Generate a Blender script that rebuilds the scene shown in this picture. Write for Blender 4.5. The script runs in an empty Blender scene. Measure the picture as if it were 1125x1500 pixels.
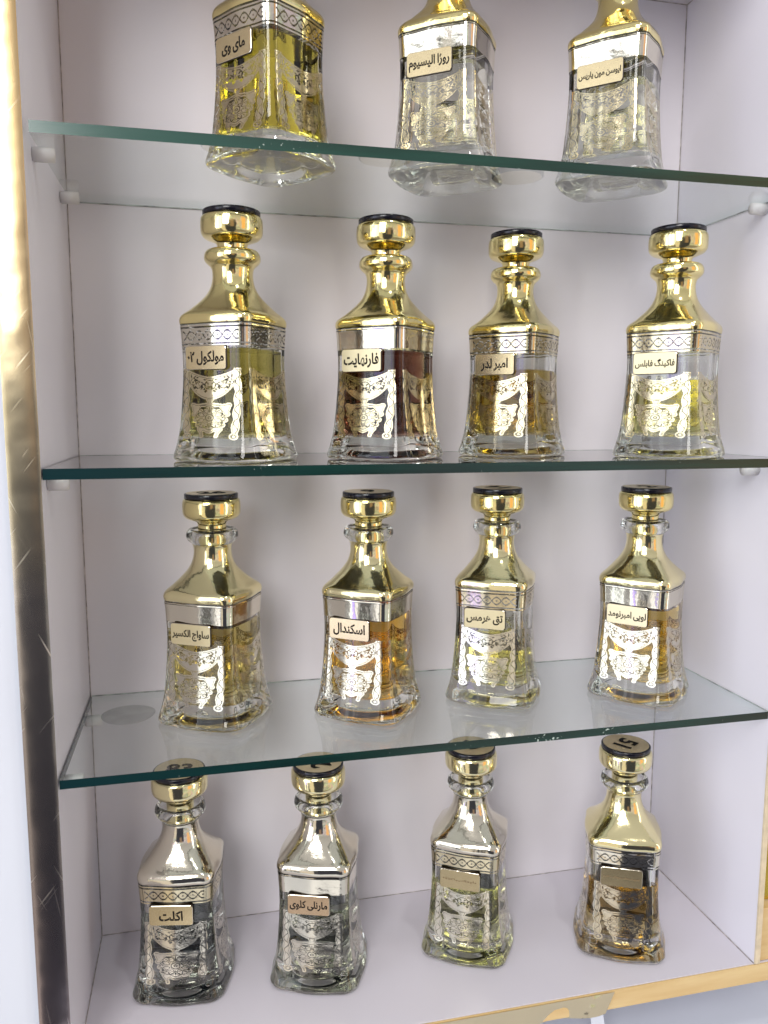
import bpy, bmesh, math, random
import numpy as np
from mathutils import Vector, Matrix

random.seed(7)
S = bpy.context.scene
COL = S.collection
PI = math.pi

# ------------------------------------------------------------------ dimensions (metres)
W, D, TOPZ = 0.56, 0.1675, 0.8605
SHELF = {'A': 0.6560, 'B': 0.4416, 'C': 0.2294, 'F': 0.0}
H = 0.1840

# ------------------------------------------------------------------ node helpers
def new_mat(name):
    m = bpy.data.materials.new(name); m.use_nodes = True
    nt = m.node_tree; nt.nodes.clear()
    out = nt.nodes.new('ShaderNodeOutputMaterial')
    return m, nt, out

def N(nt, typ, **kw):
    n = nt.nodes.new(typ)
    for k, v in kw.items():
        if k.startswith('i_'):
            key = k[2:]
            key = int(key) if key.isdigit() else key.replace('_', ' ')
            n.inputs[key].default_value = v
        else:
            setattr(n, k, v)
    return n

def principled(name, color, rough=.5, metal=0.0, spec=.5, noise=None, bump=None, rnoise=None, coat=0.0):
    """noise=(scale, amount, detail) mottles the colour; bump=(scale, strength, distance); rnoise=(scale, lo, hi)"""
    m, nt, out = new_mat(name)
    b = N(nt, 'ShaderNodeBsdfPrincipled')
    b.inputs['Base Color'].default_value = (*color, 1)
    b.inputs['Roughness'].default_value = rough
    b.inputs['Metallic'].default_value = metal
    b.inputs['Specular IOR Level'].default_value = spec
    b.inputs['Coat Weight'].default_value = coat
    nt.links.new(b.outputs[0], out.inputs[0])
    tc = N(nt, 'ShaderNodeTexCoord')
    if noise:
        n = N(nt, 'ShaderNodeTexNoise', i_Scale=noise[0], i_Detail=noise[2])
        nt.links.new(tc.outputs['Object'], n.inputs['Vector'])
        r = N(nt, 'ShaderNodeMapRange', i_1=.3, i_2=.7, i_3=1 - noise[1], i_4=1 + noise[1])
        nt.links.new(n.outputs[0], r.inputs[0])
        v = N(nt, 'ShaderNodeVectorMath', operation='SCALE'); v.inputs[0].default_value = color
        nt.links.new(r.outputs[0], v.inputs['Scale'])
        nt.links.new(v.outputs[0], b.inputs['Base Color'])
    if rnoise:
        n = N(nt, 'ShaderNodeTexNoise', i_Scale=rnoise[0], i_Detail=4)
        nt.links.new(tc.outputs['Object'], n.inputs['Vector'])
        r = N(nt, 'ShaderNodeMapRange', i_1=.35, i_2=.65, i_3=rnoise[1], i_4=rnoise[2])
        nt.links.new(n.outputs[0], r.inputs[0]); nt.links.new(r.outputs[0], b.inputs['Roughness'])
    if bump:
        n = N(nt, 'ShaderNodeTexNoise', i_Scale=bump[0], i_Detail=3)
        nt.links.new(tc.outputs['Object'], n.inputs['Vector'])
        bp = N(nt, 'ShaderNodeBump', i_Strength=bump[1], i_Distance=bump[2])
        nt.links.new(n.outputs[0], bp.inputs['Height']); nt.links.new(bp.outputs[0], b.inputs['Normal'])
    return m

def glass_mat(name, ior=1.5, color=(1, 1, 1), bump=None, rough=0.0):
    m, nt, out = new_mat(name)
    g = N(nt, 'ShaderNodeBsdfGlass', i_IOR=ior, i_Roughness=rough); g.inputs['Color'].default_value = (*color, 1)
    nt.links.new(g.outputs[0], out.inputs[0])
    if bump:
        tc = N(nt, 'ShaderNodeTexCoord')
        n = N(nt, 'ShaderNodeTexNoise', i_Scale=bump[0], i_Detail=2)
        nt.links.new(tc.outputs['Object'], n.inputs['Vector'])
        bp = N(nt, 'ShaderNodeBump', i_Strength=bump[1], i_Distance=bump[2])
        nt.links.new(n.outputs[0], bp.inputs['Height']); nt.links.new(bp.outputs[0], g.inputs['Normal'])
    return m

def add_absorption(m, color, density):
    nt = m.node_tree; out = [n for n in nt.nodes if n.type == 'OUTPUT_MATERIAL'][0]
    v = N(nt, 'ShaderNodeVolumeAbsorption', i_Density=density); v.inputs[0].default_value = (*color, 1)
    nt.links.new(v.outputs[0], out.inputs['Volume'])

def sheet_glass(name, tint, gain=1.0, haze=0.03):
    """flat float glass: clear, with a Fresnel reflection on its outer faces and a little dust"""
    m, nt, out = new_mat(name)
    tr = N(nt, 'ShaderNodeBsdfTransparent'); tr.inputs[0].default_value = (*tint, 1)
    gl = N(nt, 'ShaderNodeBsdfGlossy', i_Roughness=.015)
    df = N(nt, 'ShaderNodeBsdfDiffuse'); df.inputs[0].default_value = (.62, .66, .65, 1)
    fr = N(nt, 'ShaderNodeFresnel', i_IOR=1.5)
    ge = N(nt, 'ShaderNodeNewGeometry')
    inv = N(nt, 'ShaderNodeMath', operation='SUBTRACT'); inv.inputs[0].default_value = 1
    nt.links.new(ge.outputs['Backfacing'], inv.inputs[1])
    mu = N(nt, 'ShaderNodeMath', operation='MULTIPLY'); nt.links.new(fr.outputs[0], mu.inputs[0]); nt.links.new(inv.outputs[0], mu.inputs[1])
    mg = N(nt, 'ShaderNodeMath', operation='MULTIPLY'); nt.links.new(mu.outputs[0], mg.inputs[0]); mg.inputs[1].default_value = gain
    mg.use_clamp = True
    tc = N(nt, 'ShaderNodeTexCoord')
    no = N(nt, 'ShaderNodeTexNoise', i_Scale=14, i_Detail=6, i_Roughness=.65)
    nt.links.new(tc.outputs['Object'], no.inputs['Vector'])
    hz = N(nt, 'ShaderNodeMapRange', i_1=.35, i_2=.75, i_3=haze * .35, i_4=haze * 1.7)
    nt.links.new(no.outputs[0], hz.inputs[0])
    m1 = N(nt, 'ShaderNodeMixShader'); nt.links.new(hz.outputs[0], m1.inputs[0])
    nt.links.new(tr.outputs[0], m1.inputs[1]); nt.links.new(df.outputs[0], m1.inputs[2])
    m2 = N(nt, 'ShaderNodeMixShader'); nt.links.new(mg.outputs[0], m2.inputs[0])
    nt.links.new(m1.outputs[0], m2.inputs[1]); nt.links.new(gl.outputs[0], m2.inputs[2])
    nt.links.new(m2.outputs[0], out.inputs[0])
    return m

def edge_glass(name, c0, c1, c2, rough=.18):
    """cut edge of a glass shelf: deep green with streaks and pale chips"""
    m, nt, out = new_mat(name)
    b = N(nt, 'ShaderNodeBsdfPrincipled', i_Roughness=rough); b.inputs['Specular IOR Level'].default_value = .6
    tc = N(nt, 'ShaderNodeTexCoord'); mp = N(nt, 'ShaderNodeMapping'); mp.inputs['Scale'].default_value = (9, 60, 130)
    nt.links.new(tc.outputs['Object'], mp.inputs[0])
    n = N(nt, 'ShaderNodeTexNoise', i_Scale=1.0, i_Detail=5); nt.links.new(mp.outputs[0], n.inputs['Vector'])
    r = N(nt, 'ShaderNodeValToRGB'); r.color_ramp.elements[0].position = .3; r.color_ramp.elements[1].position = .75
    r.color_ramp.elements[0].color = (*c0, 1); r.color_ramp.elements[1].color = (*c1, 1)
    nt.links.new(n.outputs[0], r.inputs[0])
    sx = N(nt, 'ShaderNodeSeparateXYZ'); nt.links.new(tc.outputs['Object'], sx.inputs[0])
    gx = N(nt, 'ShaderNodeMapRange', i_1=0.0, i_2=.22, i_3=1.0, i_4=0.0); nt.links.new(sx.outputs[0], gx.inputs[0])
    mx = N(nt, 'ShaderNodeMix', data_type='RGBA'); nt.links.new(gx.outputs[0], mx.inputs[0]); nt.links.new(r.outputs[0], mx.inputs[6])
    mx.inputs[7].default_value = (*c2, 1)
    # chips
    v = N(nt, 'ShaderNodeTexNoise', i_Scale=420, i_Detail=2); nt.links.new(tc.outputs['Object'], v.inputs['Vector'])
    v2 = N(nt, 'ShaderNodeTexNoise', i_Scale=16, i_Detail=2); nt.links.new(tc.outputs['Object'], v2.inputs['Vector'])
    mm = N(nt, 'ShaderNodeMath', operation='MULTIPLY'); nt.links.new(v.outputs[0], mm.inputs[0]); nt.links.new(v2.outputs[0], mm.inputs[1])
    ch = N(nt, 'ShaderNodeMapRange', i_1=.435, i_2=.48, i_3=0, i_4=.7); nt.links.new(mm.outputs[0], ch.inputs[0])
    mx2 = N(nt, 'ShaderNodeMix', data_type='RGBA'); nt.links.new(ch.outputs[0], mx2.inputs[0]); nt.links.new(mx.outputs[2], mx2.inputs[6])
    mx2.inputs[7].default_value = (.65, .75, .68, 1)
    nt.links.new(mx2.outputs[2], b.inputs['Base Color'])
    bp = N(nt, 'ShaderNodeBump', i_Strength=.3, i_Distance=.0006); nt.links.new(n.outputs[0], bp.inputs['Height'])
    nt.links.new(bp.outputs[0], b.inputs['Normal'])
    nt.links.new(b.outputs[0], out.inputs[0])
    return m

def scratched_gold(name):
    """mirror-gold foil strip: scratched further down, with reflected pale and dark tones painted along it"""
    m, nt, out = new_mat(name)
    b = N(nt, 'ShaderNodeBsdfPrincipled', i_Metallic=1.0)
    tc = N(nt, 'ShaderNodeTexCoord'); sx = N(nt, 'ShaderNodeSeparateXYZ'); nt.links.new(tc.outputs['Object'], sx.inputs[0])
    r = N(nt, 'ShaderNodeValToRGB'); cr = r.color_ramp
    zz = N(nt, 'ShaderNodeMapRange', i_1=0.0, i_2=.86, i_3=0, i_4=1); nt.links.new(sx.outputs[2], zz.inputs[0])
    wob = N(nt, 'ShaderNodeTexNoise', i_Scale=9, i_Detail=4); nt.links.new(tc.outputs['Object'], wob.inputs['Vector'])
    wa = N(nt, 'ShaderNodeMath', operation='MULTIPLY_ADD'); nt.links.new(wob.outputs[0], wa.inputs[0]); wa.inputs[1].default_value = .16
    ad = N(nt, 'ShaderNodeMath', operation='SUBTRACT'); nt.links.new(zz.outputs[0], wa.inputs[2]); nt.links.new(wa.outputs[0], ad.inputs[0]); ad.inputs[1].default_value = .08
    cr.elements[0].position = 0.0; cr.elements[0].color = (.52, .42, .40, 1)
    cr.elements[1].position = 1.0; cr.elements[1].color = (.72, .47, .22, 1)  # ramp paints in mirrored tones: dark low, pale midway, orange-gold at the top
    for p, c in ((.08, (.40, .34, .35)), (.18, (.33, .29, .28)), (.42, (.42, .38, .34)), (.50, (.50, .44, .32)), (.58, (.72, .60, .38)), (.72, (.72, .55, .30))):
        e = cr.elements.new(p); e.color = (*c, 1)
    nt.links.new(ad.outputs[0], r.inputs[0])
    # scratches: two sets of fine hairlines, gathered in worn patches
    zone = N(nt, 'ShaderNodeTexNoise', i_Scale=13, i_Detail=2); nt.links.new(tc.outputs['Object'], zone.inputs['Vector'])
    zr = N(nt, 'ShaderNodeMapRange', i_1=.42, i_2=.62, i_3=0, i_4=1); nt.links.new(zone.outputs[0], zr.inputs[0])
    both = None
    for ang, sx_, sz_ in ((24, 420, 16), (-38, 380, 22), (8, 520, 12)):
        mp = N(nt, 'ShaderNodeMapping'); mp.inputs['Rotation'].default_value = (0, math.radians(ang), 0)
        nt.links.new(tc.outputs['Object'], mp.inputs[0])
        m2 = N(nt, 'ShaderNodeMapping'); m2.inputs['Scale'].default_value = (sx_, 1, sz_); nt.links.new(mp.outputs[0], m2.inputs[0])
        sc = N(nt, 'ShaderNodeTexNoise', i_Scale=1.0, i_Detail=1); nt.links.new(m2.outputs[0], sc.inputs['Vector'])
        h = N(nt, 'ShaderNodeMapRange', i_1=.69, i_2=.78, i_3=0, i_4=1); nt.links.new(sc.outputs[0], h.inputs[0])
        if both is None: both = h
        else:
            mm = N(nt, 'ShaderNodeMath', operation='MAXIMUM'); nt.links.new(both.outputs[0], mm.inputs[0]); nt.links.new(h.outputs[0], mm.inputs[1]); both = mm
    s2 = N(nt, 'ShaderNodeMath', operation='MULTIPLY'); nt.links.new(both.outputs[0], s2.inputs[0]); nt.links.new(zr.outputs[0], s2.inputs[1])
    zone2 = N(nt, 'ShaderNodeMapRange', i_1=.62, i_2=.52, i_3=.12, i_4=1); nt.links.new(sx.outputs[2], zone2.inputs[0])
    s3 = N(nt, 'ShaderNodeMath', operation='MULTIPLY'); nt.links.new(s2.outputs[0], s3.inputs[0]); nt.links.new(zone2.outputs[0], s3.inputs[1])
    mx = N(nt, 'ShaderNodeMix', data_type='RGBA'); nt.links.new(s3.outputs[0], mx.inputs[0]); nt.links.new(r.outputs[0], mx.inputs[6])
    mx.inputs[7].default_value = (.86, .80, .70, 1)
    nt.links.new(mx.outputs[2], b.inputs['Base Color'])
    rr = N(nt, 'ShaderNodeMapRange', i_1=0, i_2=1, i_3=.24, i_4=.6); nt.links.new(s3.outputs[0], rr.inputs[0]); nt.links.new(rr.outputs[0], b.inputs['Roughness'])
    bn = N(nt, 'ShaderNodeTexNoise', i_Scale=22, i_Detail=2); nt.links.new(tc.outputs['Object'], bn.inputs['Vector'])
    bp = N(nt, 'ShaderNodeBump', i_Strength=.24, i_Distance=.006); nt.links.new(bn.outputs[0], bp.inputs['Height'])
    nt.links.new(bp.outputs[0], b.inputs['Normal'])
    nt.links.new(b.outputs[0], out.inputs[0])
    return m

def wood_mat(name):
    m, nt, out = new_mat(name)
    b = N(nt, 'ShaderNodeBsdfPrincipled', i_Roughness=.42)
    tc = N(nt, 'ShaderNodeTexCoord'); mp = N(nt, 'ShaderNodeMapping'); mp.inputs['Scale'].default_value = (10, 60, 90)
    nt.links.new(tc.outputs['Object'], mp.inputs[0])
    n = N(nt, 'ShaderNodeTexNoise', i_Scale=1, i_Detail=6, i_Roughness=.6); nt.links.new(mp.outputs[0], n.inputs['Vector'])
    r = N(nt, 'ShaderNodeValToRGB'); r.color_ramp.elements[0].position = .3; r.color_ramp.elements[1].position = .72
    r.color_ramp.elements[0].color = (.60, .40, .17, 1); r.color_ramp.elements[1].color = (.72, .54, .27, 1)
    nt.links.new(n.outputs[0], r.inputs[0]); nt.links.new(r.outputs[0], b.inputs['Base Color'])
    nt.links.new(b.outputs[0], out.inputs[0])
    return m

M = {}
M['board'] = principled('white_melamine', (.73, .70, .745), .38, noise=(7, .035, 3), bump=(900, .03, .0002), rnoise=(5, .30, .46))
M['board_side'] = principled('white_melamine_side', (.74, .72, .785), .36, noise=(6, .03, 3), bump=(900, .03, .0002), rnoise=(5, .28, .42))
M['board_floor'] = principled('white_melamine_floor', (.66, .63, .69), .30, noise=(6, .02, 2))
M['seam'] = principled('seam_dark', (.40, .36, .35), .8, noise=(160, .5, 3))
M['white_paint'] = principled('white_gloss_board', (.66, .69, .76), .3, noise=(5, .03, 2))
M['plastic'] = principled('white_plastic', (.68, .66, .66), .35)
M['wood'] = wood_mat('bare_wood_edge')
M['edge_band'] = principled('beige_edge_band', (.66, .55, .38), .45, noise=(120, .12, 3))
M['trim'] = scratched_gold('scratched_gold_foil')
M['trim_yellow'] = principled('yellow_gold_trim', (.60, .44, .07), .22, .75, noise=(12, .25, 3))
M['trim_bronze'] = principled('bronze_mirror_strip', (.78, .66, .44), .06, 1.0, bump=(26, .25, .004))
M['sheet'] = sheet_glass('shelf_glass', (.955, .982, .975), 1.5, .022)
M['edge'] = edge_glass('shelf_glass_cut_edge', (.002, .016, .013), (.005, .038, .029), (.004, .024, .028))
M['edge_light'] = edge_glass('shelf_glass_cut_edge_pale', (.003, .024, .016), (.007, .050, .034), (.030, .085, .070))
M['edge_back'] = sheet_glass('shelf_glass_back_edge', (.93, .965, .955), .6, .03)
M['edge_line'] = principled('shelf_glass_ground_line', (.40, .45, .43), .2, noise=(90, .7, 5), bump=(500, 1.0, .002), spec=.8)
M['glass'] = glass_mat('bottle_glass', 1.5, (.955, .96, .945), bump=(26, .22, .0016))
M['gold'] = principled('mirror_gold', (.90, .78, .38), .115, 1.0, bump=(85, .30, .0009))
M['gold_pale'] = principled('pale_mirror_gold', (.89, .80, .47), .115, 1.0, bump=(85, .30, .0009))
M['gold_champ'] = principled('champagne_mirror_gold', (.76, .71, .59), .10, 1.0, bump=(85, .30, .0009))
M['satin'] = principled('satin_gold_print', (.68, .60, .41), .15, 1.0, bump=(300, .16, .0005))
M['satin_silver'] = principled('satin_champagne_print', (.68, .64, .54), .15, 1.0, bump=(300, .16, .0005))
M['plate'] = principled('label_plate_metal', (.60, .49, .29), .24, .8, noise=(90, .05, 2), bump=(60, .10, .0008))
M['plate_cream'] = principled('label_plate_cream', (.70, .61, .38), .28, .60, noise=(90, .04, 2))
M['plate_bronze'] = principled('label_plate_bronze', (.46, .33, .21), .24, .85, noise=(90, .05, 2))
M['plate_dull'] = principled('label_plate_dull_gold', (.44, .36, .21), .26, .85, noise=(90, .06, 2))
M['plate_edge'] = principled('label_plate_dark_edge', (.035, .022, .014), .4)
M['ink'] = principled('black_ink', (.010, .008, .007), .65, spec=.12)
M['ink_faint'] = principled('engraved_ink', (.26, .19, .10), .4, .3)
M['cap_black'] = principled('black_plastic', (.006, .006, .012), .18)
M['cap_plate'] = principled('cap_number_plate', (.62, .50, .30), .30, .75, noise=(300, .05, 2))
M['translucent'] = None

# ------------------------------------------------------------------ mesh helpers
def link(name, me, parent=None):
    o = bpy.data.objects.new(name, me); COL.objects.link(o)
    if parent: o.parent = parent
    return o

def mesh_from(name, verts, faces, mats, fmat=None, smooth=True):
    me = bpy.data.meshes.new(name)
    me.from_pydata([tuple(v) for v in verts], [], faces)
    for m in mats: me.materials.append(m)
    if fmat is not None: me.polygons.foreach_set('material_index', fmat)
    if smooth: me.polygons.foreach_set('use_smooth', [True] * len(me.polygons))
    me.update()
    return me

def box_mesh(name, p0, p1, mat, bevel=0.0, mats=None, pick=None):
    bm = bmesh.new(); bmesh.ops.create_cube(bm, size=1)
    for v in bm.verts:
        v.co = Vector([(p0[i] + p1[i]) / 2 + v.co[i] * (p1[i] - p0[i]) for i in range(3)])
    if bevel:
        bmesh.ops.bevel(bm, geom=bm.edges[:], offset=bevel, segments=2, affect='EDGES', profile=.6)
    bm.normal_update()
    if pick:
        for f in bm.faces: f.material_index = pick(f)
    me = bpy.data.meshes.new(name); bm.to_mesh(me); bm.free()
    for m in (mats or [mat]): me.materials.append(m)
    return me

def tag(o, label=None, cat=None, group=None, kind=None):
    if label: o['label'] = label
    if cat: o['category'] = cat
    if group: o['group'] = group
    if kind: o['kind'] = kind
    return o

def empty(name, loc, rz=0):
    o = bpy.data.objects.new(name, None); COL.objects.link(o)
    o.empty_display_size = .02; o.location = loc; o.rotation_euler = (0, 0, rz)
    return o

# ------------------------------------------------------------------ bottle surface: rounded square blending into a circle
QA = [-45, -43.6, -42, -40.3, -38.4, -36, -32.5, -28, -22, -15, -8, 0, 8, 15, 22, 28, 32.5, 36, 38.4, 40.3, 42, 43.6]
PHI = np.radians(np.array([q + 90 * k for k in range(4) for q in QA]))
NP = len(PHI)

def radius(phi, a, rho, bow=.035):
    """polar radius of a rounded square (half side a, corner radius rho*a) with slightly bowed sides"""
    q = np.abs((phi + PI / 4) % (PI / 2) - PI / 4)
    r = rho * a; c = a - r
    flat = a / np.cos(q)
    bb = (np.cos(q) + np.sin(q)) * c
    cor = bb + np.sqrt(np.maximum(bb * bb - 2 * c * c + r * r, 0))
    R = np.where(np.tan(q) * a <= c, flat, cor)
    return R + bow * a * (1 - rho) * np.cos(2 * q) ** 2

def bow_at(z): return .095 + .03 * math.exp(-max(z, 0) / .018)

def spline(pts, per=6):
    """Catmull-Rom through (z, a, rho); a point repeated is a hard corner"""
    out = []
    P = [np.array(p, float) for p in pts]
    segs = []; cur = [P[0]]
    for p in P[1:]:
        if np.allclose(p, cur[-1]):
            segs.append(cur); cur = [p]
        else: cur.append(p)
    segs.append(cur)
    for sg in segs:
        if len(sg) < 2: continue
        e = [sg[0]] + sg + [sg[-1]]
        for i in range(1, len(e) - 2):
            p0, p1, p2, p3 = e[i - 1], e[i], e[i + 1], e[i + 2]
            for k in range(per):
                t = k / per
                v = .5 * ((2 * p1) + (-p0 + p2) * t + (2 * p0 - 5 * p1 + 4 * p2 - p3) * t * t + (-p0 + 3 * p1 - 3 * p2 + p3) * t ** 3)
                out.append(v)
        out.append(sg[-1])
    o = np.array(out); o[:, 1] = np.maximum(o[:, 1], .0002); o[:, 2] = np.clip(o[:, 2], .12, 1)
    return o

def hz(l):  # z given as fraction of the height
    return [(z * H, a, r) for z, a, r in l]

BODY = hz([(.018, .0375, .34), (.032, .0368, .33), (.055, .0354, .31), (.085, .0341, .29), (.124, .0327, .28), (.18, .0316, .27), (.227, .0308, .26),
           (.33, .0297, .26), (.42, .0295, .26), (.50, .0300, .26), (.535, .0304, .26)])
FOOT = [(.0034, .0003, 1), (.0034, .0190, 1), (.0026, .0225, .95), (.0008, .0258, .88), (.0, .0290, .70), (.0, .0352, .42), (.0003, .0364, .38), (.0012, .0372, .35)]
SHOULDER = hz([(.543, .0303, .26), (.550, .0307, .27), (.560, .0310, .28), (.571, .0309, .30), (.581, .0303, .33), (.590, .0292, .38), (.603, .0271, .47),
               (.622, .0244, .58), (.645, .0214, .73), (.668, .0189, .88), (.692, .0169, .97), (.715, .0156, 1), (.740, .0149, 1), (.765, .0151, 1), (.780, .0162, 1)])
LIP = hz([(.790, .0183, 1), (.803, .0203, 1), (.817, .0207, 1), (.832, .0201, 1), (.842, .0188, 1), (.845, .0174, 1), (.841, .0155, 1), (.830, .0132, 1), (.815, .0119, 1), (.800, .0115, 1), (.788, .0114, 1), (.784, .0108, 1), (.784, .0003, 1)])
OUTER = spline(FOOT + BODY + SHOULDER + LIP, 4)
i0 = int(np.argmax(OUTER[:, 0] >= .014 * H)); i1 = int(np.argmax(OUTER[:, 0] >= .79 * H))
_z, _a, _r = OUTER[i0:i1, 0], OUTER[i0:i1, 1], OUTER[i0:i1, 2]
def prof(z): return np.interp(z, _z, _a), np.interp(z, _z, _r)

CAV = spline(hz([(.086, .0003, 1), (.086, .0215, .62), (.089, .0252, .48), (.097, .0275, .38), (.124, .0280, .34), (.18, .0273, .32), (.227, .0266, .31),
                 (.33, .0256, .30), (.42, .0254, .30), (.50, .0259, .30), (.55, .0263, .32), (.570, .0259, .36), (.586, .0238, .46), (.606, .0210, .58),
                 (.635, .0176, .76), (.662, .0149, .92), (.69, .0127, 1), (.72, .0114, 1), (.742, .0108, 1), (.758, .0104, 1), (.767, .0088, 1), (.769, .0003, 1)]), 4)

def rings(prof_rows, phi=PHI, off=0.0):
    V = []
    for z, a, r in prof_rows:
        R = radius(phi, a, r, bow_at(z)) + off
        V.append(np.stack([R * np.cos(phi), R * np.sin(phi), np.full(len(phi), z)], 1))
    return V

def skin(V, n, flip=False, close=True):
    F = []
    rng = range(n) if close else range(n - 1)
    for i in range(len(V) - 1):
        for j in rng:
            k = (j + 1) % n
            f = (i * n + j, i * n + k, (i + 1) * n + k, (i + 1) * n + j)
            F.append(f[::-1] if flip else f)
    return F

def split_cavity(level):
    """rows of the cavity below and above the liquid level, both ending exactly on it"""
    z = CAV[:, 0]; i = int(np.argmax(z > level))
    t = (level - z[i - 1]) / (z[i] - z[i - 1]); cut = CAV[i - 1] * (1 - t) + CAV[i] * t
    return np.vstack([CAV[:i], cut]), np.vstack([cut, CAV[i:]])

def glass_body_mesh(level):
    Vo = rings(OUTER); F = skin(Vo, NP)
    n0 = len(Vo) * NP
    F.append(tuple(range(NP))[::-1]); F.append(tuple(range(n0 - NP, n0)))
    lo, hi = split_cavity(level)
    Vc = rings(hi)
    F += [tuple(i + n0 for i in f) for f in skin(Vc, NP, flip=True)]
    n1 = n0 + len(Vc) * NP
    F.append(tuple(range(n1 - NP, n1))[::-1])
    return mesh_from('glass_body', np.vstack(Vo + Vc), F, [M['glass']])

def liquid_mesh(level, mats):
    lo, hi = split_cavity(level)
    V = rings(lo); F = skin(V, NP); n = len(V) * NP
    F.append(tuple(range(NP))[::-1])
    # meniscus-free flat top with its own (liquid to air) surface
    top = V[-1]
    F.append(tuple(range(n, n + NP)))
    fm = [0] * (len(F) - 1) + [1]
    # the wall meets glass, the top meets air; the top ring is duplicated so that its shading stays flat
    me = mesh_from('liquid', np.vstack(V + [top]), F, mats, fm)
    me.polygons[len(F) - 1].use_smooth = False
    return me

def sheet_rows(z0, z1, off, mat, name):
    rows = OUTER[i0:]; top = int(np.argmax(rows[:, 0])) 
    sel = [r for r in rows[:top + 1] if z0 * H <= r[0] <= z1 * H + 1e-9]
    a0, r0 = prof(z0 * H); sel = [np.array([z0 * H, a0, r0])] + sel
    V = rings(sel, PHI, off)
    return mesh_from(name, np.vstack(V), skin(V, NP), [mat])

# ------------------------------------------------------------------ printed ornament
def erode(m):
    e = m.copy()
    e[1:, :] &= m[:-1, :]; e[:-1, :] &= m[1:, :]; e[:, 1:] &= m[:, :-1]; e[:, :-1] &= m[:, 1:]
    e[0, :] = e[-1, :] = False; e[:, 0] = e[:, -1] = False
    return e

def ornament_mask(n=150, worn=False):
    xs = (np.arange(n) + .5) / n * 650 - 325
    ys = (np.arange(n) + .5) / n * 890 - 20
    x, y = np.meshgrid(xs, ys); xa = np.abs(x)
    circ = lambda cx, cy, rx, ry=None: ((xa - cx) / rx) ** 2 + ((y - cy) / (ry or rx)) ** 2 < 1
    yt = 88 - 100 * (xa / 275) ** 1.6; yl = 372 - 165 * (xa / 235) ** 2
    swag = (xa < 262) & (y > yt) & (y < yl)
    knot = (xa < 26 + 16 * np.abs(np.cos((y - 360) / 26))) & (y > 340) & (y < 440)
    cy = 592; r = np.hypot(x, y - cy); ph = np.arctan2(y - cy, x)
    flower = r < 150 * (.86 + .14 * np.abs(np.cos(4 * ph)))
    wings = circ(146, 475, 56) | circ(184, 438, 33) | circ(164, 545, 36) | circ(142, 618, 35) | circ(112, 678, 38) | (((x / 190) ** 2 + ((y - 480) / 72) ** 2) < 1) | circ(0, 742, 48) | circ(62, 728, 40)
    def stroke(ax, ay, bx, by, w):
        t = np.clip(((xa - ax) * (bx - ax) + (y - ay) * (by - ay)) / ((bx - ax) ** 2 + (by - ay) ** 2), 0, 1)
        return np.hypot(xa - ax - t * (bx - ax), y - ay - t * (by - ay)) < w
    legs = stroke(108, 735, 74, 785, 19) | stroke(74, 785, 66, 822, 19)
    med = flower | wings | legs | knot
    med &= ~(circ(66, 474, 32, 15) | circ(116, 655, 16, 12) | circ(122, 548, 9, 14) | circ(30, 700, 9, 9))
    xc = np.where(y < 380, 283 - y * .012, 278 - (y - 380) * .1)
    bw = 44 * (.60 + .40 * np.abs(np.cos(PI * (y - 20) / 170)))
    bw = np.where(y < 60, 40, bw)
    braid = (np.abs(xa - xc) < bw) & (y > -14) & (y < 815)
    bulb = circ(226, 822, 46, 42)
    side = braid | bulb
    mask = swag | med | side
    # etched lines
    e = np.zeros_like(mask)
    for part in (swag, med, side):
        m1 = part
        for _ in range(3): m1 = erode(m1)
        e |= m1 & ~erode(m1)
    inner = swag & (y > yt + 34) & (y < yl - 36)
    vine = 205 - 62 * (xa / 235) ** 1.5
    e |= inner & (np.abs(y - vine - 20 * np.sin(xa * .075)) < 4.5)
    rl = random.Random(5)
    for _ in range(46):
        lx = rl.uniform(8, 240); ly = 205 - 62 * (lx / 235) ** 1.5 + rl.uniform(-85, 95); la = rl.uniform(0, PI); ll = rl.uniform(14, 26); lw = rl.uniform(4.5, 8)
        p = (xa - lx) * math.cos(la) + (y - ly) * math.sin(la); q = -(xa - lx) * math.sin(la) + (y - ly) * math.cos(la)
        e |= inner & ((p / ll) ** 2 + (q / lw) ** 2 < 1)
    e |= circ(0, 190, 60) & ~circ(0, 190, 50) & inner
    e |= (np.abs(r - 148 * (.86 + .14 * np.abs(np.cos(4 * ph)))) < 4) | (np.abs(r - 40) < 5) | (np.abs(r - 14) < 5)
    e |= (np.abs(np.sin(4 * ph)) < .13) & (r > 44) & (r < 132)
    pr = np.abs(((ph / (PI / 4)) % 1) - .5) * 2
    e |= (np.abs(np.hypot((r - 92) / 34, (pr - 0) / .62) - 1) < .14) & (r > 46)
    e |= side & (np.abs((xa - xc) - 24 * np.sin(PI * (y - 20) / 85)) < 5) & (y < 790)
    rb = np.hypot(xa - 226, y - 822); e |= side & (np.abs(rb - 20) < 5)
    if worn:
        for a, b, w in ((-.55, 330, 7), (-.62, 640, 9), (-.75, 820, 5)):
            e |= np.abs(y - (b + a * x + 9 * np.sin(x * .11) + 6 * np.sin(x * .31))) < w * (.6 + .5 * np.sin(x * .05 + b))
    return mask & ~e, n

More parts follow.
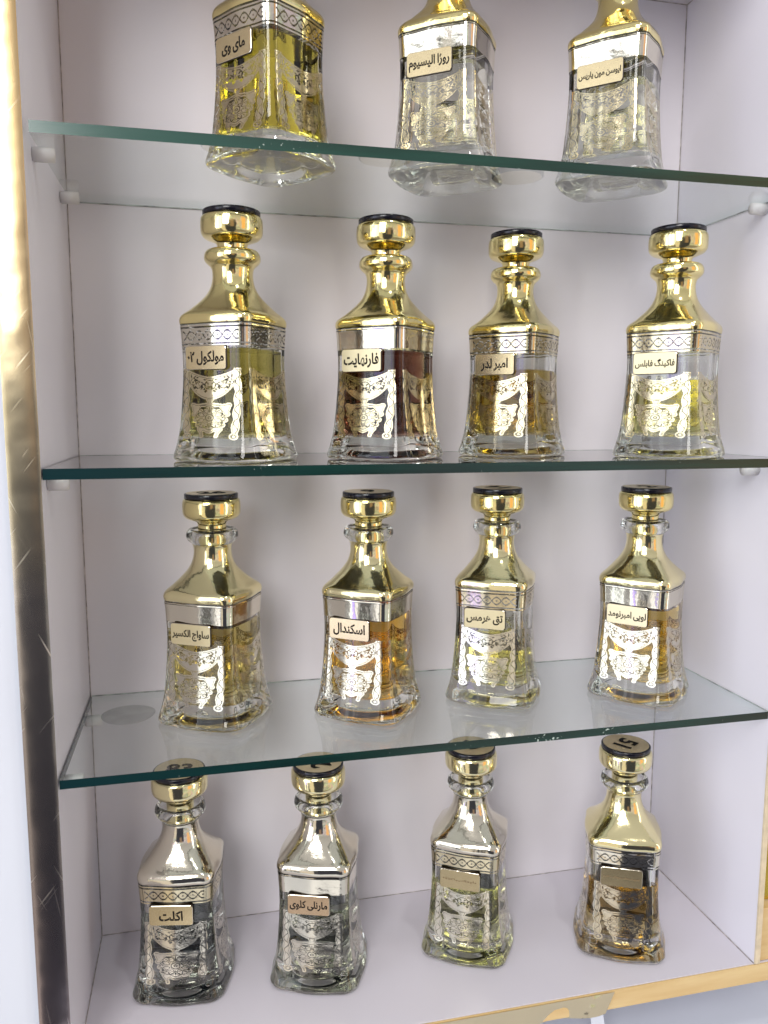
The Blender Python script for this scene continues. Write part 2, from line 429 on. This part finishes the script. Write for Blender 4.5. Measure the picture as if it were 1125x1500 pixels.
def ornament_mesh(mat, worn=False):
    mask, n = ornament_mask(worn=worn)
    V, F, cache = [], [], {}
    zs = np.linspace(.370, .086, n + 1) * H; us = np.linspace(-1, 1, n + 1)
    for k in range(4):
        base = -PI / 2 + k * PI / 2
        def vid(i, j):
            key = (k, i, j)
            if key not in cache:
                a, rho = prof(zs[i]); u = us[j] * .86
                ph = base + math.atan(u)
                R = float(radius(np.array([ph]), a, rho, bow_at(zs[i]))[0]) + .00016
                cache[key] = len(V); V.append((R * math.cos(ph), R * math.sin(ph), zs[i]))
            return cache[key]
        for i, j in zip(*np.nonzero(mask)):
            F.append((vid(i + 1, j), vid(i + 1, j + 1), vid(i, j + 1), vid(i, j)))
    return mesh_from('gilt_ornament', V, F, [mat])

def band_mesh(mat, pattern):
    nphi, nv = 560, 26
    z0, z1 = .455, .5385
    fine = np.linspace(-PI / 2 - PI / 4, 2 * PI - PI * 3 / 4, 4001)
    a, rho = prof(.5 * H); R = radius(fine, a, rho, bow_at(.5 * H))
    P = np.stack([R * np.cos(fine), R * np.sin(fine)], 1); s = np.r_[0, np.cumsum(np.hypot(*np.diff(P, axis=0).T))]
    phi = np.interp(np.linspace(0, s[-1], nphi + 1)[:-1], s, fine)
    zs = np.linspace(z0, z1, nv + 1) * H
    V = []
    for z in zs:
        a, rho = prof(z); R = radius(phi, a, rho, bow_at(z)) + .00016
        V += [(R[j] * math.cos(phi[j]), R[j] * math.sin(phi[j]), z) for j in range(nphi)]
    F = []
    for i in range(nv):
        v = (i + .5) / nv
        for j in range(nphi):
            u = ((j + .5) / nphi * 4) % 1 * 2 - 1
            hole = False
            if pattern:
                if .09 < v < .135 or .865 < v < .91: hole = True
                if abs(u) < .84:
                    sv = .21 * math.sin(PI * 3.6 * (u + 1))
                    if abs(v - .5 - sv) < .042 or abs(v - .5 + sv) < .042: hole = True
                    if abs(v - .5) < .05 and abs(math.cos(PI * 3.6 * (u + 1))) < .18: hole = True
                if .885 < abs(u) < .905: hole = True
            else:
                if v > .93 and v < .965: hole = True
            if not hole:
                k = (j + 1) % nphi
                F.append((i * nphi + j, i * nphi + k, (i + 1) * nphi + k, (i + 1) * nphi + j))
    return mesh_from('gilt_band', V, F, [mat])

# ------------------------------------------------------------------ lettering
FORMS = {'ا': 'FE8D FE8E', 'ب': 'FE8F FE90 FE91 FE92', 'پ': 'FB56 FB57 FB58 FB59', 'ت': 'FE95 FE96 FE97 FE98', 'ج': 'FE9D FE9E FE9F FEA0',
         'د': 'FEA9 FEAA', 'ر': 'FEAD FEAE', 'ز': 'FEAF FEB0', 'ژ': 'FB8A FB8B', 'س': 'FEB1 FEB2 FEB3 FEB4', 'ف': 'FED1 FED2 FED3 FED4',
         'ق': 'FED5 FED6 FED7 FED8', 'ک': 'FB8E FB8F FB90 FB91', 'گ': 'FB92 FB93 FB94 FB95', 'ل': 'FEDD FEDE FEDF FEE0', 'م': 'FEE1 FEE2 FEE3 FEE4',
         'ن': 'FEE5 FEE6 FEE7 FEE8', 'ه': 'FEE9 FEEA FEEB FEEC', 'و': 'FEED FEEE', 'ی': 'FBFC FBFD FBFE FBFF'}
FORMS = {k: [chr(int(x, 16)) for x in v.split()] for k, v in FORMS.items()}
def shape(word):
    out = []
    for i, c in enumerate(word):
        f = FORMS.get(c)
        if not f: out.append(c); continue
        prev = i > 0 and len(FORMS.get(word[i - 1], [])) == 4
        nxt = len(f) == 4 and i + 1 < len(word) and word[i + 1] in FORMS
        out.append(f[3] if prev and nxt else f[1] if prev else f[2] if nxt else f[0])
    return ''.join(reversed(out))
def visual(text):
    words = [w if w[0] in '۰۱۲۳۴۵۶۷۸۹' else shape(w) for w in text.split(' ')]
    return ' '.join(reversed(words))

def text_polys(body, bold=.027, res=3):
    """outlines of a text as (verts, faces), size 1 font units, centred on its bounds"""
    cu = bpy.data.curves.new('lettering', 'FONT'); cu.body = body; cu.resolution_u = res; cu.offset = bold; cu.fill_mode = 'FRONT'
    cu.space_word = .75
    o = bpy.data.objects.new('lettering', cu); COL.objects.link(o)
    dg = bpy.context.evaluated_depsgraph_get()
    me = bpy.data.meshes.new_from_object(o.evaluated_get(dg))
    v = np.array([tuple(x.co) for x in me.vertices]) if len(me.vertices) else np.zeros((0, 3))
    f = [tuple(p.vertices) for p in me.polygons]
    bpy.data.objects.remove(o); bpy.data.curves.remove(cu); bpy.data.meshes.remove(me)
    if len(v):
        c = (v.max(0) + v.min(0)) / 2; v = v - c
    return v, f

# ------------------------------------------------------------------ shared bottle part meshes
def collar_mesh(mat, top): return sheet_rows(.5462, top, .0002, mat, 'gold_shoulder')
ME = {}
ME['orn_gold'] = ornament_mesh(M['satin'])
ME['orn_silver'] = ME['orn_gold'].copy(); ME['orn_silver'].materials[0] = M['satin_silver']
ME['orn_worn'] = ornament_mesh(M['satin'], True)
ME['band_chain'] = band_mesh(M['satin'], True)
ME['band_plain'] = band_mesh(M['gold_champ'], False)
ME['band_silver'] = ME['band_chain'].copy(); ME['band_silver'].materials[0] = M['satin_silver']
ME['band_chain_gold'] = ME['band_chain'].copy(); ME['band_chain_gold'].materials[0] = M['gold_champ']
ME['col_full'] = collar_mesh(M['gold'], .844)
ME['col_pale'] = collar_mesh(M['gold_pale'], .782)
ME['col_champ'] = collar_mesh(M['gold_champ'], .770)
ME['col_gold'] = collar_mesh(M['gold'], .782)

STOP = spline(hz([(.787, .0003, 1), (.787, .0003, 1), (.787, .0106, 1), (.787, .0106, 1), (.820, .0110, 1), (.840, .0112, 1), (.860, .0112, 1), (.870, .0117, 1), (.877, .0130, 1), (.884, .0164, 1), (.893, .0203, 1),
                  (.907, .0224, 1), (.925, .0230, 1), (.955, .0230, 1), (.970, .0224, 1), (.977, .0210, 1), (.978, .0180, 1), (.978, .0003, 1)]), 5)
PC = np.linspace(0, 2 * PI, 65)[:-1]
def lathe(rows, name, mats, fm=None):
    V = rings(rows, PC); return mesh_from(name, np.vstack(V), skin(V, 64) + [tuple(range(64))[::-1], tuple(range((len(V) - 1) * 64, len(V) * 64))], mats)
ME['stop_gold'] = lathe(STOP, 'stopper', [M['gold']])
ME['stop_pale'] = ME['stop_gold'].copy(); ME['stop_pale'].materials[0] = M['gold_pale']
ME['stop_champ'] = ME['stop_gold'].copy(); ME['stop_champ'].materials[0] = M['gold_champ']

def disc_mesh(number, rot):
    rows = [(z, r, 1) for z, r in ((.9785 * H, .0003), (.9785 * H, .0208), (.9792 * H, .0213), (.9975 * H, .0213), (.9992 * H, .0210), (1.0 * H, .0206), (1.0 * H, .0003))]
    V = rings(rows, PC); F = skin(V, 64); fm = [0] * len(F)
    F += [tuple(range(64))[::-1], tuple(range(6 * 64, 7 * 64))]; fm += [0, 0]
    V = [tuple(p) for p in np.vstack(V)]
    n = len(V); V += [(.0198 * math.cos(t), .0198 * math.sin(t), H + .00025) for t in PC]
    F.append(tuple(range(n, n + 64))); fm.append(1)
    if number:
        v, f = text_polys(number, .035)
        s = .0225; c, sn = math.cos(rot), math.sin(rot); n = len(V)
        V += [(s * (x * c - y * sn), s * (x * sn + y * c), H + .0005) for x, y, z in v]
        F += [tuple(i + n for i in q) for q in f]; fm += [2] * len(f)
    me = mesh_from('cap_disc', V, F, [M['cap_black'], M['cap_plate'], M['ink']], fm)
    me.polygons.foreach_set('use_smooth', [i < 6 * 64 for i in range(len(F))])
    return me

PW, PH = .0350, .0169
def plate_mesh(mat):
    bm = bmesh.new(); pts = []
    r = .0022
    for cx, cy, a0 in ((PW / 2 - r, PH / 2 - r, 0), (-PW / 2 + r, PH / 2 - r, 90), (-PW / 2 + r, -PH / 2 + r, 180), (PW / 2 - r, -PH / 2 + r, 270)):
        for k in range(6):
            t = math.radians(a0 + k * 18); pts.append((cx + r * math.cos(t), cy + r * math.sin(t)))
    t = .0013
    back = [bm.verts.new((x * 1.022, 0, z * 1.04)) for x, z in pts]
    mid = [bm.verts.new((x, -t * .88, z)) for x, z in pts]
    front = [bm.verts.new((x * .985, -t, z * .97)) for x, z in pts]
    n = len(pts)
    for A, B, mi in ((back, mid, 1), (mid, front, 2)):
        for i in range(n):
            f = bm.faces.new((A[i], A[(i + 1) % n], B[(i + 1) % n], B[i])); f.material_index = mi
    f = bm.faces.new(front); f.material_index = 0
    f = bm.faces.new(back[::-1]); f.material_index = 1
    bmesh.ops.recalc_face_normals(bm, faces=bm.faces[:])
    me = bpy.data.meshes.new('label_plate'); bm.to_mesh(me); bm.free()
    for m in (mat, M['plate_edge'], M['gold_champ']): me.materials.append(m)
    return me

def lettering_mesh(text, width, height, mat, faint=False):
    if faint:   # worn, unreadable engraving: a row of short strokes
        V, F = [], []; x = -width / 2
        rnd = random.Random(text)
        while x < width / 2:
            w = rnd.uniform(.0006, .0024); h = rnd.uniform(.0004, .0017); dz = rnd.uniform(-.0006, .0006)
            n = len(V); V += [(x, 0, dz - h / 2), (x + w, 0, dz - h / 2), (x + w, 0, dz + h / 2), (x, 0, dz + h / 2)]; F.append((n, n + 1, n + 2, n + 3))
            x += w + rnd.uniform(.0002, .0009)
        return mesh_from('lettering', V, F, [mat], smooth=False)
    v, f = text_polys(visual(text))
    ext = v.max(0) - v.min(0)
    sx = width / ext[0]; sy = min(height / ext[1], sx * 1.25); sx = min(sx, sy * 1.25)
    return mesh_from('lettering', [(x * sx, 0, y * sy) for x, y, z in v], f, [mat], smooth=False)

def liquid_mats(name, color, density):
    wall = glass_mat(name, 1.36 / 1.5); add_absorption(wall, color, density)
    top = glass_mat(name + '_surface', 1.36); add_absorption(top, color, density)
    return [wall, top]

# ------------------------------------------------------------------ the bottles
def make_bottle(shelf, x, y, th, level, liq, text, label, number=None, nrot=0, collar='col_full', stop='stop_gold', band='band_chain',
                orn='orn_gold', plate='plate', tw=.031, tht=.0105, ink='ink', faint=False, pu=-.0026, ptilt=0.0):
    root = empty('perfume_bottle', (x, y, SHELF[shelf] + .0004), math.radians(th))
    tag(root, label, 'perfume bottle', 'square gilded perfume bottles on the display shelves')
    body = link('glass_body', glass_body_mesh(level * H), root)
    link('gilt_ornament', ME[orn], body)
    link('gilt_band', ME[band], body)
    link('gold_shoulder', ME[collar], root)
    link('liquid', liquid_mesh(level * H, liq), root)
    st = link('stopper', ME[stop], root)
    link('cap_disc', disc_mesh(number, math.radians(nrot - th)), st)
    zc = .4095 * H
    a, rho = prof(zc)
    pl = link('label_plate', plate_mesh(M[plate]), root)
    pl.location = (pu, -(a * (1 + bow_at(zc) * (1 - rho)) + .0004), zc); pl.rotation_euler = (0, math.radians(ptilt), 0)
    lt = link('lettering', lettering_mesh(text, tw, tht, M[ink], faint), pl)
    lt.location = (0, -.00145, -.0003)
    return root

LQ = {
    'olive_strong': liquid_mats('strong_olive_oil', (.90, .84, .04), 42),
    'clear': liquid_mats('clear_pale_oil', (.86, .86, .74), 8),
    'clear_green': liquid_mats('clear_greenish_oil', (.86, .87, .66), 9),
    'olive': liquid_mats('olive_oil', (.70, .66, .14), 54),
    'brown': liquid_mats('dark_brown_oil', (.58, .31, .15), 90),
    'golden': liquid_mats('golden_olive_oil', (.87, .75, .10), 48),
    'lime': liquid_mats('lime_yellow_oil', (.92, .87, .26), 26),
    'straw': liquid_mats('straw_oil', (.88, .78, .26), 34),
    'amber': liquid_mats('orange_amber_oil', (.95, .74, .05), 44),
    'honey': liquid_mats('honey_oil', (.94, .77, .10), 37),
    'grey': liquid_mats('greyish_oil', (.60, .63, .64), 40),
    'grey_green': liquid_mats('grey_green_oil', (.64, .66, .60), 40),
    'pale_green': liquid_mats('pale_green_oil', (.78, .78, .42), 30),
    'amber_dull': liquid_mats('dull_amber_oil', (.78, .62, .16), 42),
}
B = make_bottle
full = dict(collar='col_full', stop='stop_gold')
B('A', .1577, .0690, -49.3, .447, LQ['olive_strong'], 'مای وی', 'bottle of strong olive yellow oil, leftmost on the top shelf', band='band_chain_gold', plate='plate', tw=.023, tht=.0098, **full)
B('A', .2930, .0680, -37.1, .415, LQ['clear'], 'روژا الیسیوم', 'bottle of nearly colourless oil in the middle of the top shelf', band='band_plain', orn='orn_worn', plate='plate', tw=.0315, **full)
B('A', .4268, .0545, -44.4, .385, LQ['clear_green'], 'ایوسن مون پاریس', 'bottle of clear greenish oil at the right end of the top shelf', band='band_plain', orn='orn_worn', plate='plate', tw=.0322, **full)
B('B', .1281, .0737, -36.5, .446, LQ['olive'], 'مولکول ۰۲', 'gilded bottle of dull olive oil at the left end of the second shelf', band='band_silver', plate='plate', tw=.0315, **full)
B('B', .2459, .0730, -43.1, .448, LQ['brown'], 'فارنهایت', 'gilded bottle of very dark brown oil with a white label, second shelf', band='band_plain', plate='plate_cream', tw=.031, tht=.0115, **full)
B('B', .3631, .0949, -46.1, .385, LQ['golden'], 'امبر لدر', 'gilded bottle of golden olive oil with a clear empty strip above it, second shelf', band='band_chain', plate='plate', tw=.024, **full)
B('B', .4839, .0469, -52.5, .335, LQ['lime'], 'فاکینگ فابلس', 'gilded bottle half full of lime yellow oil at the right end of the second shelf', band='band_chain', plate='plate_cream', tw=.032, tht=.0075, **full)
p3 = dict(collar='col_pale', stop='stop_gold', orn='orn_silver')
B('C', .1082, .1007, -30.3, .437, LQ['straw'], 'ساواج الکسیر', 'clear lipped bottle of pale straw oil at the left end of the third shelf', number='26', nrot=6, band='band_plain', plate='plate_cream', tw=.0325, **p3)
B('C', .2345, .0868, -35.8, .447, LQ['amber'], 'اسکندال', 'clear lipped bottle of bright orange amber oil, second from left on the third shelf', number='9', nrot=10, band='band_plain', plate='plate', tw=.028, **p3)
B('C', .3504, .0943, -32.5, .262, LQ['lime'], 'تق هرمس', 'clear lipped bottle less than half full of yellow oil, third shelf', number='14', nrot=120, band='band_chain', plate='plate_cream', tw=.031, tht=.0085, **p3)
B('C', .4804, .0726, -47.5, .44, LQ['honey'], 'لویی امبرنومد', 'clear lipped bottle of honey gold oil at the right end of the third shelf', number='2', nrot=15, band='band_plain', plate='plate_cream', tw=.0325, tht=.008, **p3)
p4 = dict(collar='col_champ', stop='stop_pale', orn='orn_silver')
B('F', .0762, .0998, -11.1, .40, LQ['grey'], 'اکلت', 'champagne gold bottle of greyish oil at the left end of the bottom board', number='83', nrot=-8, band='band_chain', plate='plate', tw=.019, tht=.0085, **p4)
B('F', .1905, .0865, -19.5, .40, LQ['grey_green'], 'مارنلی کلوی', 'champagne gold bottle with a brownish label, second from left on the bottom board', number='28', nrot=100, band='band_plain', plate='plate_bronze', tw=.0315, tht=.0085, **p4)
B('F', .3279, .0890, -29.3, .37, LQ['pale_green'], 'یک', 'pale gold bottle of pale green oil, second from right on the bottom board', number='19', nrot=-42, band='band_chain', plate='plate_dull', tw=.030, ink='ink_faint', faint=True, **p4)
B('F', .4643, .0622, -25.1, .36, LQ['amber_dull'], 'دو', 'bottle of dull amber oil with cap number 51, right end of bottom board', number='51', nrot=214, band='band_chain_gold', plate='plate_dull', tw=.030, ink='ink_faint', faint=True, collar='col_pale', stop='stop_pale', orn='orn_silver')

# ------------------------------------------------------------------ the cabinet
cab = empty('display_cabinet', (0, 0, 0))
tag(cab, 'open white display cabinet holding the glass shelves, gold trim down its left edge', 'cabinet')
T = .016
link('back_panel', box_mesh('back_panel', (-T, D, -.017), (W + T, D + .012, TOPZ + T), M['board']), cab)
link('side_panel', box_mesh('side_panel', (-T, .0, -.017), (-.0002, D - .0005, TOPZ + T), M['board_side']), cab)
link('side_panel', box_mesh('side_panel', (W + .0002, .0005, .0006), (W + .0042, D - .0005, TOPZ + T), M['board_side']), cab)
link('edge_band', box_mesh('edge_band', (W - .0001, -.0022, .0006), (W + .0044, .0003, TOPZ + T), M['edge_band'], .0004), cab)
link('top_panel', box_mesh('top_panel', (-.0001, .0005, TOPZ), (W + .0001, D - .0005, TOPZ + T), M['board']), cab)
link('bottom_panel', box_mesh('bottom_panel', (-.0001, .0002, -.0168), (W + .10, D - .0005, 0), M['board_floor'], .0003), cab)
link('front_edge', box_mesh('front_edge', (-.0001, -.0014, -.0172), (W + .10, .0000, -.0004), M['wood'], .0003), cab)
# dark joint lines where the boards meet
def seam(p0, p1): return link('joint_line', box_mesh('joint_line', p0, p1, M['seam']), cab)
s_ = .0006
seam((0, D - s_, 0), (s_, D - .00002, TOPZ)); seam((W - s_, D - s_, 0), (W, D - .00002, TOPZ))
seam((0, D - s_, 0), (W, D - .00003, s_ * .8)); seam((0, 0, .00002), (s_, D, s_)); seam((W - s_, 0, .00003), (W - .00002, D, s_))
seam((0, D - s_, TOPZ - s_), (W, D - .00004, TOPZ - .00002)); seam((W - s_, 0, TOPZ - s_), (W - .00003, D, TOPZ - .00003))

def strip_mesh(name, x0, x1, z0, z1, y, bulge, mat, n=12, rows=40):
    V, F = [], []
    for k in range(rows + 1):
        z = z0 + (z1 - z0) * k / rows
        for i in range(n + 1):
            t = i / n; V.append((x0 + (x1 - x0) * t, y - bulge * (1 - (2 * t - 1) ** 2) ** .7, z))
    for k in range(rows):
        for i in range(n):
            a = k * (n + 1) + i; F.append((a, a + 1, a + n + 2, a + n + 1))
    return mesh_from(name, V, F, [mat])
link('gold_trim', strip_mesh('gold_trim', -.0200, .0004, -.05, TOPZ + T, -.0010, .0009, M['trim'], 16, 120), cab)
# mirror strip on the front edge, ending short of the bare wood
V, F = [], []
for k in range(61):
    x = -.0 + k / 60 * .425
    dy = .0006 * math.sin(k * .9) + (.0024 * math.sin((k - 46) * .62) if k > 46 else 0)
    for z in (-.0008, -.0060, -.0120, -.0180): V.append((x + z * .5, -.0026 - dy * (-z / .018), z))
for k in range(60):
    for i in range(3):
        a = k * 4 + i; F.append((a, a + 1, a + 5, a + 4))
link('mirror_strip', mesh_from('mirror_strip', V, [f[::-1] for f in F], [M['trim_bronze']]), cab)

# shelf pegs: part of the cabinet, pushed into the side boards
def peg(x0, x1, yc, ztop):
    bm = bmesh.new()
    bmesh.ops.create_cone(bm, cap_ends=True, segments=20, radius1=.0048, radius2=.0048, depth=abs(x1 - x0))
    bmesh.ops.bevel(bm, geom=[e for e in bm.edges if len(e.link_faces) == 2 and e.calc_face_angle(0) > 1], offset=.0006, segments=2, affect='EDGES')
    for v in bm.verts:
        x, y, z = v.co
        z2 = max(min(y, .0042), -.0048)
        v.co = (z + (x0 + x1) / 2, x + yc, z2 + ztop - .0043)
    bmesh.ops.recalc_face_normals(bm, faces=bm.faces[:])
    me = bpy.data.meshes.new('shelf_peg'); bm.to_mesh(me); bm.free(); me.materials.append(M['plastic'])
    for p in me.polygons: p.use_smooth = True
    link('shelf_peg', me, cab)
TH = {'A': .0073, 'B': .0072, 'C': .0064}
for k in 'ABC':
    zb = SHELF[k] - TH[k]
    for y in ((.030, .135) if k == 'A' else (.022, .135)):
        peg(-.0001, .0135, y, zb)
        if k != 'C': peg(W - .0135, W + .0001, y + .012, zb)

# ------------------------------------------------------------------ glass shelves
GAP = {'A': (.0035, .0012), 'B': (.0009, .0009), 'C': (.0012, .0012)}
for k, lab in (('A', 'top glass shelf with a thick pale green front edge, seen from below'),
               ('B', 'middle glass shelf at eye level, seen almost edge on as a dark green line'),
               ('C', 'lowest glass shelf seen from above, carrying a round grey mark at its left')):
    z1 = SHELF[k]; z0 = z1 - TH[k]
    def pick(f):
        if abs(f.normal.z) > .9: return 0
        return 2 if f.normal.y > .5 or f.normal.x > .5 or (k == 'A' and f.normal.x < -.5) else 1
    x0, x1 = GAP[k][0], W - GAP[k][1]; y0, y1 = .0006, D - .0010
    me = box_mesh('glass_shelf', (x0, y0, z0), (x1, y1, z1), None, .0, [M['sheet'], M['edge_light'] if k == 'A' else M['edge'], M['edge_back']], pick)
    o = link('glass_shelf', me); tag(o, lab, 'glass shelf', 'glass shelves in the cabinet')
    # ground arrises along the back and the right side
    for za in ((z0 - .0002,) if k == 'A' else (z1 - .0008,)):
        link('ground_edge', box_mesh('ground_edge', (x0, y1 + .0001, za), (x1, y1 + .0007, za + .0010), M['edge_line'], .0002), o)
        link('ground_edge', box_mesh('ground_edge', (x1 + .0001, y0, za), (x1 + .0007, y1, za + .0009), M['edge_line'], .0002), o)

# round dull grey mark, partly see-through, on the lowest shelf
m, nt, out = new_mat('dull_grey_mark')
tr = N(nt, 'ShaderNodeBsdfTransparent'); df = N(nt, 'ShaderNodeBsdfDiffuse'); df.inputs[0].default_value = (.22, .23, .22, 1)
mx = N(nt, 'ShaderNodeMixShader'); tcn = N(nt, 'ShaderNodeTexCoord'); nn = N(nt, 'ShaderNodeTexNoise', i_Scale=60, i_Detail=4)
nt.links.new(tcn.outputs['Object'], nn.inputs['Vector']); rg = N(nt, 'ShaderNodeMapRange', i_1=.3, i_2=.7, i_3=.25, i_4=.42); nt.links.new(nn.outputs[0], rg.inputs[0])
nt.links.new(rg.outputs[0], mx.inputs[0]); nt.links.new(tr.outputs[0], mx.inputs[1]); nt.links.new(df.outputs[0], mx.inputs[2]); nt.links.new(mx.outputs[0], out.inputs[0])
V = [(.0215 * (1 + .03 * math.sin(3 * t)) * math.cos(t), .0215 * math.sin(t), 0) for t in PC]
o = link('ring_mark', mesh_from('ring_mark', V, [tuple(range(64))], [m], smooth=False)); o.location = (.0365, .1135, SHELF['C'] + .0003)
tag(o, 'round grey residue mark on the lowest glass shelf, left of the straw coloured bottle', 'stain')

# ------------------------------------------------------------------ what stands around the cabinet
o = link('wall_board', box_mesh('wall_board', (-.40, .004, -.3), (-.0202, .03, TOPZ + .1), M['white_paint'])); tag(o, kind='structure')
pil = empty('gold_pillar', (W + .03, 0, 0)); tag(pil, 'yellow gold trim panel beyond the right side board of the cabinet', 'trim panel')
link('panel_face', strip_mesh('panel_face', -.0255, .045, .052, TOPZ, .012, .004, M['trim_yellow']), pil)
link('panel_foot', box_mesh('panel_foot', (-.0255, .0012, .0006), (.05, .05, .050), M['wood'], .0006), pil)
o = link('counter', box_mesh('counter', (-.02, -.16, -.105), (1.0, .30, -.075), M['white_paint'], .001)); tag(o, kind='structure')
o = link('protective_strip', mesh_from('protective_strip', [(.402, -.0040, -.016), (.4135, -.0040, -.016), (.4235, -.004, -.0735), (.411, -.004, -.0735)], [(0, 1, 2, 3)], [M['white_paint']], smooth=False))
tag(o, 'white strip hanging below the bottom board at the mirror strip end', 'strip')

# ------------------------------------------------------------------ camera (solved from the photograph)
cam = bpy.data.cameras.new('camera'); co = bpy.data.objects.new('camera', cam); COL.objects.link(co)
cam.sensor_fit = 'HORIZONTAL'; cam.sensor_width = 36; cam.lens = 36 * 1151.82 / 1125; cam.clip_start = .01; cam.clip_end = 200
rt = Vector((.974115324, -.226050638, .000667413)); up = Vector((.02749124, .12139698, .99222326)); fw = Vector((.22437372, .96652154, -.12446907))
mw = Matrix((rt, up, -fw)).transposed().to_4x4(); mw.translation = Vector((.101323, -.543742, .477389))
co.matrix_world = mw
S.camera = co

# ------------------------------------------------------------------ light: the shop around the photographer
w = bpy.data.worlds.new('World'); S.world = w; w.use_nodes = True
nt = w.node_tree; nt.nodes.clear()
out = N(nt, 'ShaderNodeOutputWorld'); bg = N(nt, 'ShaderNodeBackground'); nt.links.new(bg.outputs[0], out.inputs[0])
tc = N(nt, 'ShaderNodeTexCoord'); sx = N(nt, 'ShaderNodeSeparateXYZ'); nt.links.new(tc.outputs['Generated'], sx.inputs[0])
def mth(op, a, b=None, c=None, clamp=False):
    n = N(nt, 'ShaderNodeMath', operation=op); n.use_clamp = clamp
    for i, v in enumerate((a, b, c)):
        if v is None: continue
        if isinstance(v, (int, float)): n.inputs[i].default_value = v
        else: nt.links.new(v, n.inputs[i])
    return n.outputs[0]
ny = mth('MULTIPLY', sx.outputs[1], -1)
az = mth('MULTIPLY', mth('ARCTAN2', sx.outputs[0], ny), 180 / PI)
el = mth('MULTIPLY', mth('ARCSINE', sx.outputs[2]), 180 / PI)
def step(v, a, b):
    n = N(nt, 'ShaderNodeMapRange', interpolation_type='SMOOTHSTEP', i_1=a, i_2=b, i_3=0, i_4=1); nt.links.new(v, n.inputs[0]); return n.outputs[0]
def rect(a0, a1, e0, e1, s=1.5):
    p = mth('MULTIPLY', step(az, a0 - s, a0 + s), step(az, a1 + s, a1 - s))
    q = mth('MULTIPLY', step(el, e0 - s, e0 + s), step(el, e1 + s, e1 - s))
    return mth('MULTIPLY', p, q)
def mix(c0, fac, col):
    n = N(nt, 'ShaderNodeMix', data_type='RGBA'); nt.links.new(fac, n.inputs[0])
    if isinstance(c0, tuple): n.inputs[6].default_value = (*c0, 1)
    else: nt.links.new(c0, n.inputs[6])
    if isinstance(col, tuple): n.inputs[7].default_value = (*col, 1)
    else: nt.links.new(col, n.inputs[7])
    return n.outputs[2]
c = mix((.28, .26, .255), step(el, -40, -5), (.48, .465, .46))
c = mix(c, step(el, 18, 50), (.56, .55, .555))
# shelves and goods across the aisle
cv = N(nt, 'ShaderNodeCombineXYZ'); nt.links.new(mth('MULTIPLY', az, .11), cv.inputs[0]); nt.links.new(mth('MULTIPLY', el, .16), cv.inputs[1])
vo = N(nt, 'ShaderNodeTexVoronoi', i_Scale=1.6, distance='CHEBYCHEV'); vo.voronoi_dimensions = '2D'; nt.links.new(cv.outputs[0], vo.inputs['Vector'])
hs = N(nt, 'ShaderNodeHueSaturation', i_Saturation=.35, i_Value=1.15); nt.links.new(vo.outputs['Color'], hs.inputs['Color'])
goods = mth('MULTIPLY', mth('MULTIPLY', step(el, -38, -30), step(el, 24, 16)), .6)
c = mix(c, goods, hs.outputs[0])
c = mix(c, rect(-43, -27, -60, -2, 1), (.85, .76, .66))          # lit counter across the aisle
c = mix(c, rect(-26, 14, -78, 12, 1), (.05, .052, .07))        # the photographer in dark clothes
c = mix(c, rect(-6, 5, -4, 14, 2), (.34, .23, .17))
c = mix(c, rect(-88, -50, -34, 36, 1), (.38, .38, .40))           # shop front: glass panes and mullions
c = mix(c, rect(-80, -76.5, -34, 40, .6), (1.7, 1.8, 1.95))
c = mix(c, rect(-66.5, -62, -34, 40, .6), (1.9, 2.0, 2.1))
c = mix(c, rect(-56, -52.5, -36, 30, .6), (1.45, 1.45, 1.5))
c = mix(c, rect(-48.5, -44.5, -40, 25, .8), (.05, .05, .05))
c = mix(c, rect(-61, -58, -24, 6, .6), (1.0, .72, 2.8))      # a violet lamp
c = mix(c, rect(-31, -25, 8, 36, 1), (3.0, 2.95, 2.85))
c = mix(c, rect(33, 48, -18, 20, 2), (1.1, .62, .28))
c = mix(c, rect(57, 64, -20, 40, 1.5), (3.0, 2.9, 2.8))
nt.links.new(c, bg.inputs[0]); bg.inputs[1].default_value = 1.04

def area(name, loc, target, sx_, sy_, power, color):
    l = bpy.data.lights.new(name, 'AREA'); l.shape = 'RECTANGLE'; l.size = sx_; l.size_y = sy_; l.energy = power; l.color = color
    o = bpy.data.objects.new(name, l); COL.objects.link(o); o.location = loc
    o.rotation_euler = (Vector(target) - Vector(loc)).to_track_quat('-Z', 'Y').to_euler()
    return o
area('ceiling_panel_light', (-.78, -2.1, 1.62), (.3, .1, .4), .95, 1.5, 46, (1.0, .98, .97))
area('shop_front_light', (-2.2, -1.1, .6), (.3, .1, .35), 2.3, 2.2, 30, (.86, .92, 1.0))
area('ceiling_spot_light', (.5, -.75, 1.9), (.3, .1, .2), .10, .10, 4, (1.0, .97, .93))

# ------------------------------------------------------------------ render settings
S.render.engine = 'CYCLES'
cy = S.cycles
cy.max_bounces = 18; cy.transmission_bounces = 16; cy.glossy_bounces = 6; cy.diffuse_bounces = 4; cy.transparent_max_bounces = 24; cy.volume_bounces = 0
cy.caustics_reflective = True; cy.caustics_refractive = True; cy.blur_glossy = .6
cy.sample_clamp_indirect = 5.0; cy.sample_clamp_direct = 0
cy.use_adaptive_sampling = True; cy.adaptive_threshold = .02
cy.use_denoising = True
try: cy.denoiser = 'OPENIMAGEDENOISE'
except Exception: pass
S.view_settings.view_transform = 'Standard'; S.view_settings.look = 'None'; S.view_settings.exposure = 0; S.view_settings.gamma = 1
